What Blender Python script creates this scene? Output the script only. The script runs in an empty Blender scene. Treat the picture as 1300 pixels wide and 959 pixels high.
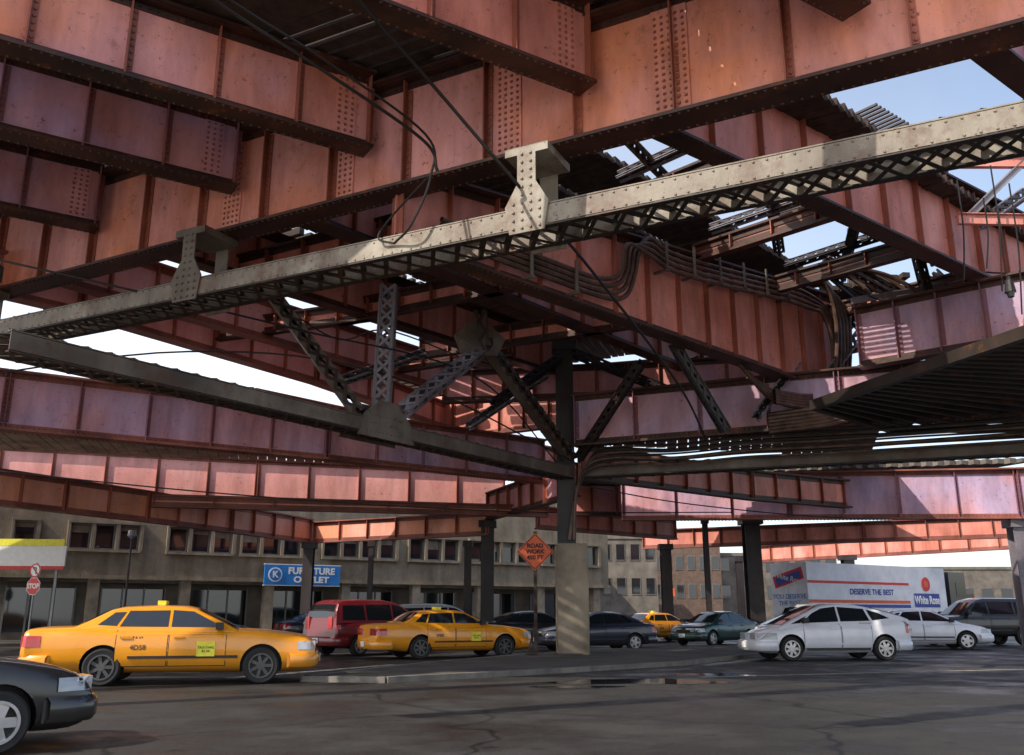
import bpy, math, random
from mathutils import Vector, Matrix
random.seed(7)
sc=bpy.context.scene
COL=sc.collection
R=math.radians

# ------------------------------------------------------------------ materials
def new_mat(name):
    m=bpy.data.materials.new(name);m.use_nodes=True
    nt=m.node_tree;b=nt.nodes["Principled BSDF"];return m,nt,b
def ramp(nt,fac,p0,p1,c0=(0,0,0,1),c1=(1,1,1,1)):
    r=nt.nodes.new("ShaderNodeValToRGB");r.color_ramp.elements[0].position=p0;r.color_ramp.elements[1].position=p1
    r.color_ramp.elements[0].color=c0;r.color_ramp.elements[1].color=c1
    nt.links.new(fac,r.inputs[0]);return r.outputs[0]
def noise(nt,vec,scale,detail=4,rough=.6):
    n=nt.nodes.new("ShaderNodeTexNoise");n.inputs["Scale"].default_value=scale;n.inputs["Detail"].default_value=detail
    n.inputs["Roughness"].default_value=rough;nt.links.new(vec,n.inputs["Vector"]);return n.outputs["Fac"]
def mixc(nt,fac,a,b,mode='MIX'):
    m=nt.nodes.new("ShaderNodeMix");m.data_type='RGBA';m.blend_type=mode
    for k,v in ((0,fac),(6,a),(7,b)):
        if isinstance(v,bpy.types.NodeSocket): nt.links.new(v,m.inputs[k])
        else: m.inputs[k].default_value=v if k==0 else (*v[:3],1)
    return m.outputs[2]
def math2(nt,op,a,b,clamp=True):
    n=nt.nodes.new("ShaderNodeMath");n.operation=op;n.use_clamp=clamp
    for k,v in ((0,a),(1,b)):
        if isinstance(v,bpy.types.NodeSocket): nt.links.new(v,n.inputs[k])
        else: n.inputs[k].default_value=v
    return n.outputs[0]
def pos(nt,sx=1,sy=1,sz=1):
    g=nt.nodes.new("ShaderNodeNewGeometry");mp=nt.nodes.new("ShaderNodeMapping")
    mp.inputs["Scale"].default_value=(sx,sy,sz);nt.links.new(g.outputs["Position"],mp.inputs["Vector"]);return mp.outputs[0]
def bump(nt,b,h,strength=.3,dist=.02):
    n=nt.nodes.new("ShaderNodeBump");n.inputs["Strength"].default_value=strength;n.inputs["Distance"].default_value=dist
    nt.links.new(h,n.inputs["Height"]);nt.links.new(n.outputs[0],b.inputs["Normal"])
def steel(name,c1,c2,rust=(.26,.085,.03),amt=.5,rough=.5,grime=.65):
    m,nt,b=new_mat(name)
    p=pos(nt);ps=pos(nt,1.2,1.2,.3)
    big=ramp(nt,noise(nt,p,.42,3),.36,.64)
    base=mixc(nt,big,c1,c2)
    st=ramp(nt,noise(nt,ps,1.0,6,.66),.36,.68,(1,1,1,1),(.30,.20,.18,1))
    base=mixc(nt,grime,base,st,'MULTIPLY')
    sp=ramp(nt,noise(nt,p,1.1,8,.78),.63-.15*amt,.80-.15*amt,(0,0,0,1),(.85,.85,.85,1))
    base=mixc(nt,sp,base,rust)
    sp2=ramp(nt,noise(nt,p,7,5,.8),.60,.69,(0,0,0,1),(.9,.9,.9,1))
    base=mixc(nt,sp2,base,(rust[0]*.45,rust[1]*.35,rust[2]*.4))
    nt.links.new(base,b.inputs["Base Color"]);b.inputs["Roughness"].default_value=rough
    b.inputs["Specular IOR Level"].default_value=.45
    bump(nt,b,noise(nt,p,5,5,.7),.4,.014)
    return m
PINK=steel("pink_paint",(.86,.37,.31),(.74,.25,.18),amt=.25)
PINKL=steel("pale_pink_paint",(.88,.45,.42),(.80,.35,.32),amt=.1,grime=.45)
ORNG=steel("orange_pink_paint",(.86,.30,.15),(.78,.36,.35),amt=.4)
LILAC=steel("lilac_paint",(.56,.43,.64),(.72,.38,.42),amt=.15)
LILD=steel("violet_paint",(.48,.35,.60),(.68,.32,.34),amt=.25)
MIXP=steel("mauve_pink_paint",(.66,.36,.48),(.80,.30,.22),amt=.3)
GLOW=steel("salmon_glow_tint",(.90,.36,.20),(.88,.42,.32),amt=.1,grime=.4)  # warm bounced glow put into a more saturated base colour
FLNG=steel("rusty_flange",(.085,.03,.02),(.035,.016,.012),rust=(.22,.065,.02),amt=.6)
FLNP=steel("pink_flange",(.36,.13,.10),(.20,.07,.055),amt=.5)
STIF=steel("stiffener_rust_shade",(.50,.16,.10),(.28,.09,.06),amt=.7)  # rust, plus a darker base standing in for crevice shade
STIL=steel("lilac_stiffener_rust_shade",(.28,.15,.24),(.34,.12,.11),amt=.6)  # lilac version, crevice shade likewise put into the base colour
PALE=steel("weathered_pale_steel",(.36,.33,.27),(.18,.155,.12),rust=(.10,.04,.018),amt=.95)
PALD=steel("dark_weathered_steel",(.22,.19,.155),(.10,.085,.07),rust=(.09,.038,.018),amt=.95)
DARKS=steel("dark_steel",(.05,.04,.045),(.022,.02,.022),rust=(.09,.035,.018),amt=.5)
LACE=steel("dark_lacing",(.022,.018,.016),(.04,.024,.018),amt=.4)
GREYS=steel("grey_steel",(.34,.33,.38),(.20,.19,.23),amt=.4)
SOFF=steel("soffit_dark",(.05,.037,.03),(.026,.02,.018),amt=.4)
def simple(name,c,rough=.5,metal=0,var=.15,scale=6,bmp=0,coat=0,spec=.5):
    m,nt,b=new_mat(name)
    p=pos(nt);n=ramp(nt,noise(nt,p,scale,4),.3,.7)
    col=mixc(nt,n,tuple(x*(1-var) for x in c),tuple(min(1,x*(1+var)) for x in c))
    nt.links.new(col,b.inputs["Base Color"]);b.inputs["Roughness"].default_value=rough
    b.inputs["Metallic"].default_value=metal;b.inputs["Coat Weight"].default_value=coat;b.inputs["Coat Roughness"].default_value=.08
    b.inputs["Specular IOR Level"].default_value=spec
    if bmp: bump(nt,b,noise(nt,p,scale*6,4),bmp,.01)
    return m
def paint(name,c,rough=.32):
    m,nt,b=new_mat(name)
    p=pos(nt);n=ramp(nt,noise(nt,p,2.2,5,.7),.3,.8)
    col=mixc(nt,n,c,tuple(x*.80+.01 for x in c))
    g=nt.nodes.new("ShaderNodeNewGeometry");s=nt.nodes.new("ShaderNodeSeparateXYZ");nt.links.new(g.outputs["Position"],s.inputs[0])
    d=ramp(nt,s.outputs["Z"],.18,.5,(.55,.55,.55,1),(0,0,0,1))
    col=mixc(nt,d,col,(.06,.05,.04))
    nt.links.new(col,b.inputs["Base Color"]);b.inputs["Roughness"].default_value=rough
    b.inputs["Coat Weight"].default_value=.8;b.inputs["Coat Roughness"].default_value=.06
    return m
GLASS=simple("dark_glass",(.012,.016,.02),.05,spec=.9)
RUB=simple("rubber",(.018,.018,.018),.8)
RIM=simple("alloy",(.50,.50,.51),.35,.8)
RIMD=simple("steel_wheel",(.10,.10,.10),.5,.5)
BLK=simple("black_trim",(.015,.015,.016),.5)
LRED=simple("red_lens",(.45,.01,.01),.15,coat=1)
LAMP=simple("clear_lens",(.42,.44,.47),.1,coat=1)
WHT=simple("white_paint",(.78,.78,.76),.5,var=.06)
TRW=simple("trailer_white",(.70,.71,.76),.4,var=.12,scale=1.5)
BLUE=simple("sign_blue",(.02,.19,.55),.5,var=.08)
NAVY=simple("navy_paint",(.03,.06,.30),.5)
REDP=simple("red_paint",(.60,.03,.03),.5)
ORS=simple("orange_sign",(.66,.11,.03),.5,var=.15)
YEL=simple("yellow_panel",(.8,.75,.05),.5)
BLKT=simple("black_lettering",(.01,.01,.01),.6)
CONC=simple("concrete",(.27,.225,.17),.9,var=.45,scale=1.2,bmp=.5)
COND=simple("grimy_concrete",(.15,.13,.11),.9,var=.4,scale=.8)
CONL=simple("bounce_concrete",(.36,.31,.25),.9,var=.15,scale=1.2)  # pale tone for the added bounce surface behind the camera
CABLE=simple("cable_black",(.012,.011,.011),.6)
PIPE=simple("conduit_rusty",(.10,.055,.038),.45,.2,var=.6,scale=3)
WOOD=simple("dark_timber",(.045,.028,.022),.9,var=.5,scale=3,bmp=.5)
ALU=simple("galvanised_post",(.22,.22,.22),.5,.6)
def ribbed():
    m,nt,b=new_mat("ribbed_concrete")
    p=pos(nt);n=ramp(nt,noise(nt,p,1.1,6,.7),.3,.7)
    col=mixc(nt,n,(.18,.147,.105),(.31,.26,.19))
    st=ramp(nt,noise(nt,pos(nt,2,2,.3),1.0,6),.4,.7,(1,1,1,1),(.5,.46,.42,1))
    col=mixc(nt,.7,col,st,'MULTIPLY')
    nt.links.new(col,b.inputs["Base Color"]);b.inputs["Roughness"].default_value=.95
    w=nt.nodes.new("ShaderNodeTexWave");w.bands_direction='X';w.inputs["Scale"].default_value=4.5
    nt.links.new(p,w.inputs["Vector"]);bump(nt,b,w.outputs["Fac"],.2,.02)
    return m
RIBC=ribbed()
def asphalt():
    m,nt,b=new_mat("asphalt")
    p=pos(nt)
    c=mixc(nt,ramp(nt,noise(nt,p,.25,6,.65),.35,.65),(.010,.009,.009),(.027,.025,.023))
    c=mixc(nt,ramp(nt,noise(nt,p,35,3),.4,.75),c,(.045,.041,.037))
    c=mixc(nt,ramp(nt,noise(nt,p,1.6,7,.75),.58,.66),c,(.006,.006,.006))
    # tar-sealed cracks
    v=nt.nodes.new("ShaderNodeTexVoronoi");v.feature='DISTANCE_TO_EDGE';v.inputs["Scale"].default_value=.22
    g=nt.nodes.new("ShaderNodeNewGeometry");nz=nt.nodes.new("ShaderNodeTexNoise");nz.inputs["Scale"].default_value=.8;nt.links.new(g.outputs["Position"],nz.inputs["Vector"])
    ad=nt.nodes.new("ShaderNodeVectorMath");ad.operation='ADD';nt.links.new(g.outputs["Position"],ad.inputs[0]);nt.links.new(nz.outputs["Color"],ad.inputs[1])
    nt.links.new(ad.outputs[0],v.inputs["Vector"])
    c=mixc(nt,ramp(nt,v.outputs["Distance"],.004,.010,(1,1,1,1),(0,0,0,1)),c,(.005,.005,.005))
    nt.links.new(c,b.inputs["Base Color"])
    r=ramp(nt,noise(nt,p,.5,5,.7),.40,.62,(.38,.38,.38,1),(.88,.88,.88,1))
    nt.links.new(r,b.inputs["Roughness"])
    bump(nt,b,noise(nt,p,40,4,.8),.5,.01);return m
ASPH=asphalt()
WALK=simple("pavement_concrete",(.065,.058,.05),.9,var=.5,scale=.9,bmp=.4)
KERB=simple("kerb_stone",(.17,.155,.135),.85,var=.4,scale=2,bmp=.4)
BRICK=simple("brown_brick",(.13,.085,.065),.9,var=.3,scale=2)
m,nt,b=new_mat("water");b.inputs["Base Color"].default_value=(.01,.011,.012,1);b.inputs["Roughness"].default_value=.03
bump(nt,b,noise(nt,pos(nt),5,3),.04,.01);WATER=m

# ------------------------------------------------------------------ mesh builder
class MB:
    def __init__(s): s.v=[];s.f=[];s.m=[]
    def poly(s,pts,mi=0):
        n=len(s.v);s.v+= [tuple(p) for p in pts];s.f.append(tuple(range(n,n+len(pts))));s.m.append(mi)
    def box(s,c,ax,ay,az,mi=0):
        c=Vector(c);n=len(s.v)
        for i in (-1,1):
            for j in (-1,1):
                for k in (-1,1): s.v.append(tuple(c+ax*i+ay*j+az*k))
        for q in ((0,1,3,2),(4,6,7,5),(0,4,5,1),(2,3,7,6),(0,2,6,4),(1,5,7,3)):
            s.f.append(tuple(n+x for x in q));s.m.append(mi)
    def bx(s,x0,x1,y0,y1,z0,z1,mi=0):
        s.box(((x0+x1)/2,(y0+y1)/2,(z0+z1)/2),Vector(((x1-x0)/2,0,0)),Vector((0,(y1-y0)/2,0)),Vector((0,0,(z1-z0)/2)),mi)
    def beam(s,a,b,w,h,up=(0,0,1),mi=0):
        a=Vector(a);b=Vector(b);d=(b-a);L=d.length;d.normalize();up=Vector(up)
        sd=d.cross(up)
        if sd.length<1e-3: sd=d.cross(Vector((0,1,0)))
        sd.normalize();u=sd.cross(d)
        s.box((a+b)/2,d*(L/2),sd*(w/2),u*(h/2),mi)
    def rivet(s,c,n,t,r=.034,h=.024,mi=0):
        bt=n.cross(t);k=len(s.v)
        for i in range(6):
            a=i*math.pi/3;s.v.append(tuple(c+t*(r*math.cos(a))+bt*(r*math.sin(a))))
        for i in range(6):
            a=i*math.pi/3;s.v.append(tuple(c+n*h+t*(r*.55*math.cos(a))+bt*(r*.55*math.sin(a))))
        for i in range(6):
            j=(i+1)%6;s.f.append((k+i,k+j,k+6+j,k+6+i));s.m.append(mi)
        s.f.append(tuple(k+6+i for i in range(6)));s.m.append(mi)
    def cyl(s,a,b,r,n=12,mi=0,r2=None):
        a=Vector(a);b=Vector(b);d=(b-a).normalized();t=d.orthogonal().normalized();q=d.cross(t);k=len(s.v);r2=r if r2 is None else r2
        for P,rr in ((a,r),(b,r2)):
            for i in range(n):
                an=2*math.pi*i/n;s.v.append(tuple(P+t*rr*math.cos(an)+q*rr*math.sin(an)))
        for i in range(n):
            j=(i+1)%n;s.f.append((k+i,k+j,k+n+j,k+n+i));s.m.append(mi)
        s.f.append(tuple(k+i for i in reversed(range(n))));s.m.append(mi)
        s.f.append(tuple(k+n+i for i in range(n)));s.m.append(mi)
    def make(s,name,mats,parent=None,smooth=None,loc=None):
        me=bpy.data.meshes.new(name);me.from_pydata(s.v,[],s.f)
        if not isinstance(mats,(list,tuple)): mats=[mats]
        for m in mats: me.materials.append(m)
        me.polygons.foreach_set("material_index",s.m);me.validate();me.update()
        if smooth:
            me.polygons.foreach_set("use_smooth",[True]*len(me.polygons));me.set_sharp_from_angle(angle=R(smooth))
        o=bpy.data.objects.new(name,me);COL.objects.link(o)
        if parent: o.parent=parent
        if loc: o.location=loc
        return o
def empty(name,loc=(0,0,0),label=None,cat=None,rot=0,group=None,scale=1,parent=None):
    o=bpy.data.objects.new(name,None);COL.objects.link(o);o.location=loc;o.rotation_euler=(0,0,rot);o.scale=(scale,)*3
    o.empty_display_size=.3
    if label:o["label"]=label
    if cat:o["category"]=cat
    if group:o["group"]=group
    if parent:o.parent=parent
    return o
def tag(o,label,cat,group=None):
    o["label"]=label;o["category"]=cat
    if group:o["group"]=group
    return o
def catmull(P,n=6):
    P=[Vector(p) for p in P];out=[]
    Q=[P[0]*2-P[1]]+P+[P[-1]*2-P[-2]]
    for i in range(1,len(Q)-2):
        for k in range(n):
            t=k/n;a,b,c,d=Q[i-1],Q[i],Q[i+1],Q[i+2]
            out.append(.5*((2*b)+(c-a)*t+(2*a-5*b+4*c-d)*t*t+(3*b-a-3*c+d)*t**3))
    out.append(P[-1]);return out
def tube(mb,P,r,n=7,sub=6,mi=0):
    pts=catmull(P,sub) if sub>1 else [Vector(p) for p in P]
    k0=len(mb.v);t=None
    for i,p in enumerate(pts):
        d=(pts[min(i+1,len(pts)-1)]-pts[max(i-1,0)]).normalized()
        t=d.orthogonal().normalized() if t is None else (t-d*t.dot(d)).normalized()
        q=d.cross(t)
        for j in range(n):
            a=2*math.pi*j/n;mb.v.append(tuple(p+t*r*math.cos(a)+q*r*math.sin(a)))
    for i in range(len(pts)-1):
        for j in range(n):
            a=k0+i*n+j;b=k0+i*n+(j+1)%n;mb.f.append((a,b,b+n,a+n));mb.m.append(mi)
def text(name,s,size,mat,loc,rot,parent=None,align='CENTER',ext=.004,sx=1,bold=0):
    cu=bpy.data.curves.new("t","FONT");cu.body=s;cu.size=size;cu.align_x=align;cu.align_y='CENTER';cu.extrude=ext;cu.offset=bold
    o=bpy.data.objects.new("t",cu);COL.objects.link(o)
    dg=bpy.context.evaluated_depsgraph_get();me=bpy.data.meshes.new_from_object(o.evaluated_get(dg))
    bpy.data.objects.remove(o);me.materials.clear();me.materials.append(mat)
    n=bpy.data.objects.new(name,me);COL.objects.link(n);n.location=loc;n.rotation_euler=rot;n.scale=(sx,1,1)
    if parent:n.parent=parent
    return n

# ------------------------------------------------------------------ steelwork
UP=Vector((0,0,1))
def girder(parent,pts,h,mat,fw=.45,sp=1.3,ft=.06,rivets=False,splices=(),label=None,fm=None,h1=None,sm=None):
    """pts: bottom edge polyline (x,y,z). h..h1 : depth."""
    pts=[Vector(p) for p in pts];h1=h if h1 is None else h1
    Ls=[(pts[i+1]-pts[i]).length for i in range(len(pts)-1)];T=sum(Ls);web=MB();bf=MB();tf=MB();acc=0
    fm=fm or FLNG;sm=sm or (STIL if mat in (LILAC,LILD) else STIF)
    for i,L in enumerate(Ls):
        a,b=pts[i],pts[i+1];d=(b-a).normalized();n=Vector((d.y,-d.x,0)).normalized();upv=UP
        ha=h+(h1-h)*acc/T;hb=h+(h1-h)*(acc+L)/T
        def P(s,z,off): return a+d*s+upv*z+n*off
        k=len(web.v)
        for off in (.015,-.015):
            for s,z in ((0,ft),(L,ft),(L,hb-ft),(0,ha-ft)): web.v.append(tuple(P(s,z,off)))
        web.f+=[(k,k+1,k+2,k+3),(k+7,k+6,k+5,k+4),(k,k+4,k+5,k+1),(k+3,k+2,k+6,k+7),(k+1,k+5,k+6,k+2),(k,k+3,k+7,k+4)];web.m+=[0]*6
        for mbb,z0,z1,sgn in ((bf,0,0,1),(tf,ha,hb,-1)):
            A=a+upv*(z0+sgn*ft/2);B=b+upv*(z1+sgn*ft/2)
            mbb.beam(A,B,fw,ft)
            mbb.beam(A+upv*sgn*(ft*.5+.01),B+upv*sgn*(ft*.5+.01),fw*.78,.022)
        leg=.14
        for off in (1,-1):
            for z0,z1,sg in ((ft+.018,ft+.018,1),(ha-ft-.018,hb-ft-.018,-1)):
                A=P(0,z0+sg*leg/2,off*.03);B=P(L,z1+sg*leg/2,off*.03)
                web.beam(A,B,.022,leg,mi=1)  # dark leg colour also stands in for crevice shade
        ns=max(1,round(L/sp))
        for j in range(ns+1):
            s=j*L/ns
            if j==0: s=.06
            if j==ns: s=L-.06
            hh=ha+(hb-ha)*s/L
            for off in (1,-1):
                web.box(P(s,hh/2,off*.095),d*.012,n*(.07),upv*(hh/2-ft-.02),mi=2)
                web.box(P(s+.06,hh/2,off*.032),d*.06,n*.008,upv*(hh/2-ft-.19),mi=2)
                if rivets:
                    z=ft+.25
                    while z<hh-ft-.2:
                        web.rivet(P(s+.07,z,off*.040),n*off,d,mi=2);z+=.13
        if rivets:
            s=.1
            while s<L-.1:
                hh=ha+(hb-ha)*s/L
                for z in (ft+.09,hh-ft-.09):
                    for off in (1,-1): web.rivet(P(s,z,off*.041),n*off,d,mi=1)
                for off in (-.18,.18): bf.rivet(P(s,0,off*fw/.45),-upv,d)
                s+=.15
        for (si,ws) in splices:
            if acc<=si*T<acc+L:
                s=si*T-acc;hh=ha+(hb-ha)*s/L
                for off in (1,-1):
                    web.box(P(s,hh/2,off*.031),d*(ws/2),n*.014,upv*(hh/2-ft-.16))
                    nc=max(2,int(ws/.12))
                    for q in range(nc):
                        z=ft+.24
                        while z<hh-ft-.2:
                            web.rivet(P(s-ws/2+.07+q*(ws-.14)/(nc-1),z,off*.045),n*off,d,mi=2);z+=.12
        acc+=L
    g=web.make("steel_girder",[mat,fm,sm],parent)
    bf.make("bottom_flange",fm,g);tf.make("top_flange",fm,g)
    if label:g["label"]=label
    return g
def lattice(parent,a,b,w,h,mat,lace=LACE,pitch=.7,solid=True,name="lattice_strut",up=(0,0,1),rv=False):
    a=Vector(a);b=Vector(b);d=(b-a);L=d.length;d.normalize();sd=d.cross(Vector(up))
    if sd.length<1e-3: sd=d.cross(Vector((0,1,0)))
    sd.normalize();u=sd.cross(d);mb=MB();t=.02
    for s in (1,-1):
        o=sd*(s*w/2)
        if solid:
            mb.beam(a+o+u*h/2,b+o+u*h/2,t,h-.05,up=u)
            for z in (0,h): mb.beam(a+o*(1-.1/w)+u*z,b+o*(1-.1/w)+u*z,.12,.022,up=u,mi=1 if z==0 else 0)
            if rv:
                q=.1
                while q<L:
                    for z in (.06,h-.06): mb.rivet(a+d*q+o+sd*s*t/2+u*z,sd*s,d,.024,.018)
                    q+=.2
        else:
            for z in (0,h):
                mb.beam(a+o+u*z,b+o+u*z,.02,.09,up=u);mb.beam(a+o*.94+u*z,b+o*.94+u*z,.09,.02,up=u)
    n=max(2,int(L/pitch));bw=.075
    lm=MB()
    for i in range(n):
        p=a+d*(L*i/n);q=a+d*(L*(i+1)/n)
        for z in ((-.02,h*.5,h+.02) if solid else (-.01,h+.01)):
            zz=u*z
            lm.beam(p+sd*w*.47+zz,q-sd*w*.47+zz,bw,.012,up=u)
            lm.beam(p-sd*w*.47+zz+u*.014,q+sd*w*.47+zz+u*.014,bw,.012,up=u)
        if not solid:
            for s in (1,-1):
                o=sd*(s*w/2)
                lm.beam(p+o,q+o+u*h,bw*.8,.01,up=sd);lm.beam(p+o+u*h+sd*.011,q+o+sd*.011,bw*.8,.01,up=sd)
    g=mb.make(name,[mat,LACE],parent);lm.make("lacing_bars",lace,g);return g
def plate(mb,pts,n,t,mi=0):
    pts=[Vector(p) for p in pts];n=Vector(n).normalized()*t/2;k=len(mb.v);m=len(pts)
    for p in pts: mb.v.append(tuple(p+n))
    for p in pts: mb.v.append(tuple(p-n))
    mb.f.append(tuple(k+i for i in range(m)));mb.m.append(mi);mb.f.append(tuple(k+m+i for i in reversed(range(m))));mb.m.append(mi)
    for i in range(m):
        j=(i+1)%m;mb.f.append((k+i,k+m+i,k+m+j,k+j));mb.m.append(mi)
def deck(parent,A,B,C,D,z,wd=.3,gap=.05,th=.18,mat=WOOD,name="timber_deck",skip=0,jit=0):
    A,B,C,D=[Vector((*p,z)) for p in (A,B,C,D)];L=((D-A).length+(C-B).length)/2;n=max(1,int(L/(wd+gap)));mb=MB()
    for i in range(n):
        if random.random()<skip: continue
        t=(i+.5)/n;j=Vector((random.uniform(-jit,jit),random.uniform(-jit,jit),random.uniform(-jit,jit)*.3))
        mb.beam(A.lerp(D,t)+j,B.lerp(C,t)-j,wd*random.uniform(.85,1.0),th*random.uniform(.8,1.2))
    return mb.make(name,mat,parent)

def gY(X): return 14.52-.531*X
V1=empty("elevated_railway",(0,0,0),"huge riveted pink plate girder railway viaduct overhead","railway viaduct")
girder(V1,[(-16,gY(-16),9),(12,gY(12),9)],2.35,ORNG,fw=.62,sp=1.75,rivets=True,splices=((.665,.62),(.57,.5),(.36,.5),(.455,.4)),label="great orange-pink cross girder with rivet rows")
dL=Vector((.845,.535,0))
def lg(x,L,mat,h=1.65):
    e=Vector((x,gY(x),9.9));girder(V1,[tuple(e-dL*L),tuple(e-dL*.25)],h,mat,fw=.5,sp=1.55,rivets=True,splices=((.965,.4),(.55,.45)))
lg(-9.4,13,LILD);lg(-5.6,15,LILD);lg(-2.55,15,ORNG);lg(1.5,14,PINK);lg(5.3,12,MIXP)
girder(V1,[(-2.2,15.73,8),(10.6,28.2,8)],1.56,PINK,fw=.5,sp=1.25,h1=3.4,rivets=True,label="long pink girder carrying electrical conduits")
girder(V1,[(2.6,14.9,9.9),(21,29.3,9.9)],2.1,PINK,fw=.5,sp=1.6,h1=3.0,rivets=True)
girder(V1,[(6.3,11.6,9.9),(16,19.2,9.9)],2.0,MIXP,fw=.5,sp=1.6)
girder(V1,[(-4.5,17.6,9.4),(8.5,33,9.4)],2.0,MIXP,fw=.5,sp=1.4)
girder(V1,[(-8.5,19.6,9.5),(1.9,31.5,9.5)],1.5,PINK,fw=.45,sp=1.4)
girder(V1,[(-11.2,21.0,9.2),(-1,34,9.2)],1.3,PINKL,fw=.4,sp=1.3,fm=FLNP)
girder(V1,[(-15,19,9.0),(-11.5,22.8,9),(-6.8,30.2,9),(-2,40,9)],1.15,PINKL,fw=.45,sp=1.5,label="pale sunlit pink edge girder",fm=FLNP)
girder(V1,[(-3.5,38.5,8.5),(3.5,34.2,8.5),(9,32.5,8.5)],2.3,PINK,fw=.4,sp=1.2,fm=FLNP)
girder(V1,[(-2.5,31.5,8.6),(4,30.5,8.6),(10.5,29,8.6)],1.2,MIXP,fw=.4,sp=1.1)
girder(V1,[(-9.0,30.5,7.7),(-3.0,37.5,7.7),(2,42,7.7)],1.2,PINK,fw=.4,sp=1.3,fm=FLNP)
girder(V1,[(9.5,34,8.6),(16,31,8.6),(26,27,8.6)],1.5,MIXP,fw=.4,sp=1.3)
for (a,b,z,h) in (((4.9,22.65),(8.2,19.3),10.4,.5),((7.5,25.2),(11.1,21.55),10.4,.5),((2.2,20.0),(5.2,16.93),10.4,.5),((10,27.6),(13.8,23.7),10.4,.5),((-7,21.5),(-.9,18.0),9.4,.7),
                  ((-5,25),(2.6,20.6),9.4,.7),((-3,28.5),(6,24),9.4,.7),((-9,26.5),(-4,24.5),9.4,.6),((-6,31.5),(0,28),9.4,.6)):
    girder(V1,[(*a,z),(*b,z)],h,FLNP if h==.5 else PINK,fw=.25,sp=1.1)
def lp(a,b,t): return (a[0]+(b[0]-a[0])*t,a[1]+(b[1]-a[1])*t)
deck(V1,(-19,25.0),(2.7,13.5),(1.0,10.5),(-21,21.5),11.75)
deck(V1,(2.75,13.47),(14,7.5),(12.3,4.5),(1.05,10.47),11.75)  # out-of-view deck piece, added to keep sun off the cross girder
deck(V1,(-20.5,22.5),(-2.4,13.2),(-2.6,12.8),(-21.6,13.2),11.75,wd=.4,gap=.03)
A,B,C,D=(-11.5,20.6),(2.4,13.2),(15,24.3),(-1,37)
for t0,t1,wd,gp in ((0,.17,.22,.22),(.19,.40,.3,.03),(.415,.60,.3,.03),(.61,.71,.3,.03),(.86,1,.3,.03)):
    deck(V1,lp(A,B,t0),lp(A,B,t1),lp(D,C,t1),lp(D,C,t0),11.85,wd=wd,gap=gp,jit=.01)
deck(V1,(-3.0,36.5),(-1.0,38.5),(12.0,31.5),(12.5,26.5),11.6,wd=.26,gap=.06,jit=.01)
deck(V1,(7.4,18.9),(8.1,18.0),(9.4,19.0),(8.7,19.9),12.35,wd=.07,gap=.08,th=.05,name="grating_walkway",mat=DARKS)
deck(V1,(6.6,22.2),(8.0,20.9),(9.4,22.2),(8.0,23.5),11.9,wd=.07,gap=.08,th=.05,name="grating_walkway",mat=DARKS)
deck(V1,(-12.4,22.3),(-10.6,21.7),(-1.6,37),(-3.8,38),10.4,wd=.22,gap=.25,jit=.03)
def bY(X): return 14.5-.495*X
B1=lattice(V1,(-16.2,bY(-16.2),7.5),(12,bY(12),7.5),.85,.38,PALE,pitch=.5,rv=True)
B1["label"]="long pale weathered lattice strut slung under girder"
lattice(V1,(-8.6,14.6,5.55),(1.75,29.2,5.55),.6,.36,PALD,pitch=.45)
lattice(V1,(2.3,29.3,5.6),(19,23.1,5.6),.5,.32,PALD,pitch=.45)
for X in (-13,-6.4,.45):
    Y=bY(X);mb=MB();d=Vector((.896,-.444,0));n=Vector((-.444,-.896,0))
    for s in (.46,-.46):
        c=Vector((X,Y,7.42))+n*s
        plate(mb,[c-d*.40+UP*.50,c-d*.32+UP*0.0,c+d*.32,c+d*.40+UP*.50,c+d*.17+UP*.9,c+d*.17+UP*1.56,c-d*.17+UP*1.56,c-d*.17+UP*.9],n,.03)
        sg=1 if s>0 else -1
        for k in range(10):
            for q in (-.24,-.08,.08,.24):
                if k>3 and abs(q)>.1: continue
                mb.rivet(c+d*q+UP*(.08+k*.15)+n*.016*sg,n*sg,d,.032,.026)
    mb.beam(Vector((X,Y,8.85)),Vector((X,Y,9.0)),.95,.8,up=d)
    mb.make("hanger_bracket",PALD if X<0 else PALE,V1)
mb=MB();d=Vector((.579,.815,0));n=Vector((.815,-.579,0));c=Vector((-3.33,22.05,5.45))
for s in (.32,-.32):
    q=c+n*s;plate(mb,[q-d*1.0,q+d*1.0,q+d*.8+UP*.55,q+d*.3+UP*.95,q-d*.3+UP*.95,q-d*.8+UP*.55],n,.03)
    sg=1 if s>0 else -1
    for i in range(-5,6):
        for k in range(3): mb.rivet(q+d*i*.14+UP*(.15+k*.2)+n*.016*sg,n*sg,d)
mb.make("gusset_plate",PALD,V1)
F3=(0,-1,.3)
lattice(V1,(-3.3,22.1,6.2),(-3.2,22.1,9.6),.38,.38,GREYS,lace=GREYS,pitch=.32,solid=False,name="lattice_post",up=(0,1,0))
lattice(V1,(-6.2,21.9,9.3),(-3.8,22.0,6.1),.32,.28,PALD,pitch=.4,name="lattice_brace",up=F3)
lattice(V1,(-2.8,22.4,6.2),(-.8,24.2,8.4),.3,.25,GREYS,lace=GREYS,pitch=.35,solid=False,name="lattice_brace",up=F3)
lattice(V1,(-.9,24.0,8.6),(1.7,28.7,6.2),.34,.3,PALD,pitch=.4,name="lattice_brace",up=F3)
lattice(V1,(-.9,24.2,8.3),(-.9,24.2,9.5),.34,.3,PALD,pitch=.4,name="lattice_post",up=F3)
mb=MB();plate(mb,[(-1.4,23.8,8.2),(-.4,24.0,8.2),(-.2,24.1,8.7),(-.6,24.0,9.1),(-1.2,23.8,9.1),(-1.6,23.7,8.7)],F3,.04);mb.make("gusset_plate",PALD,V1)
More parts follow.
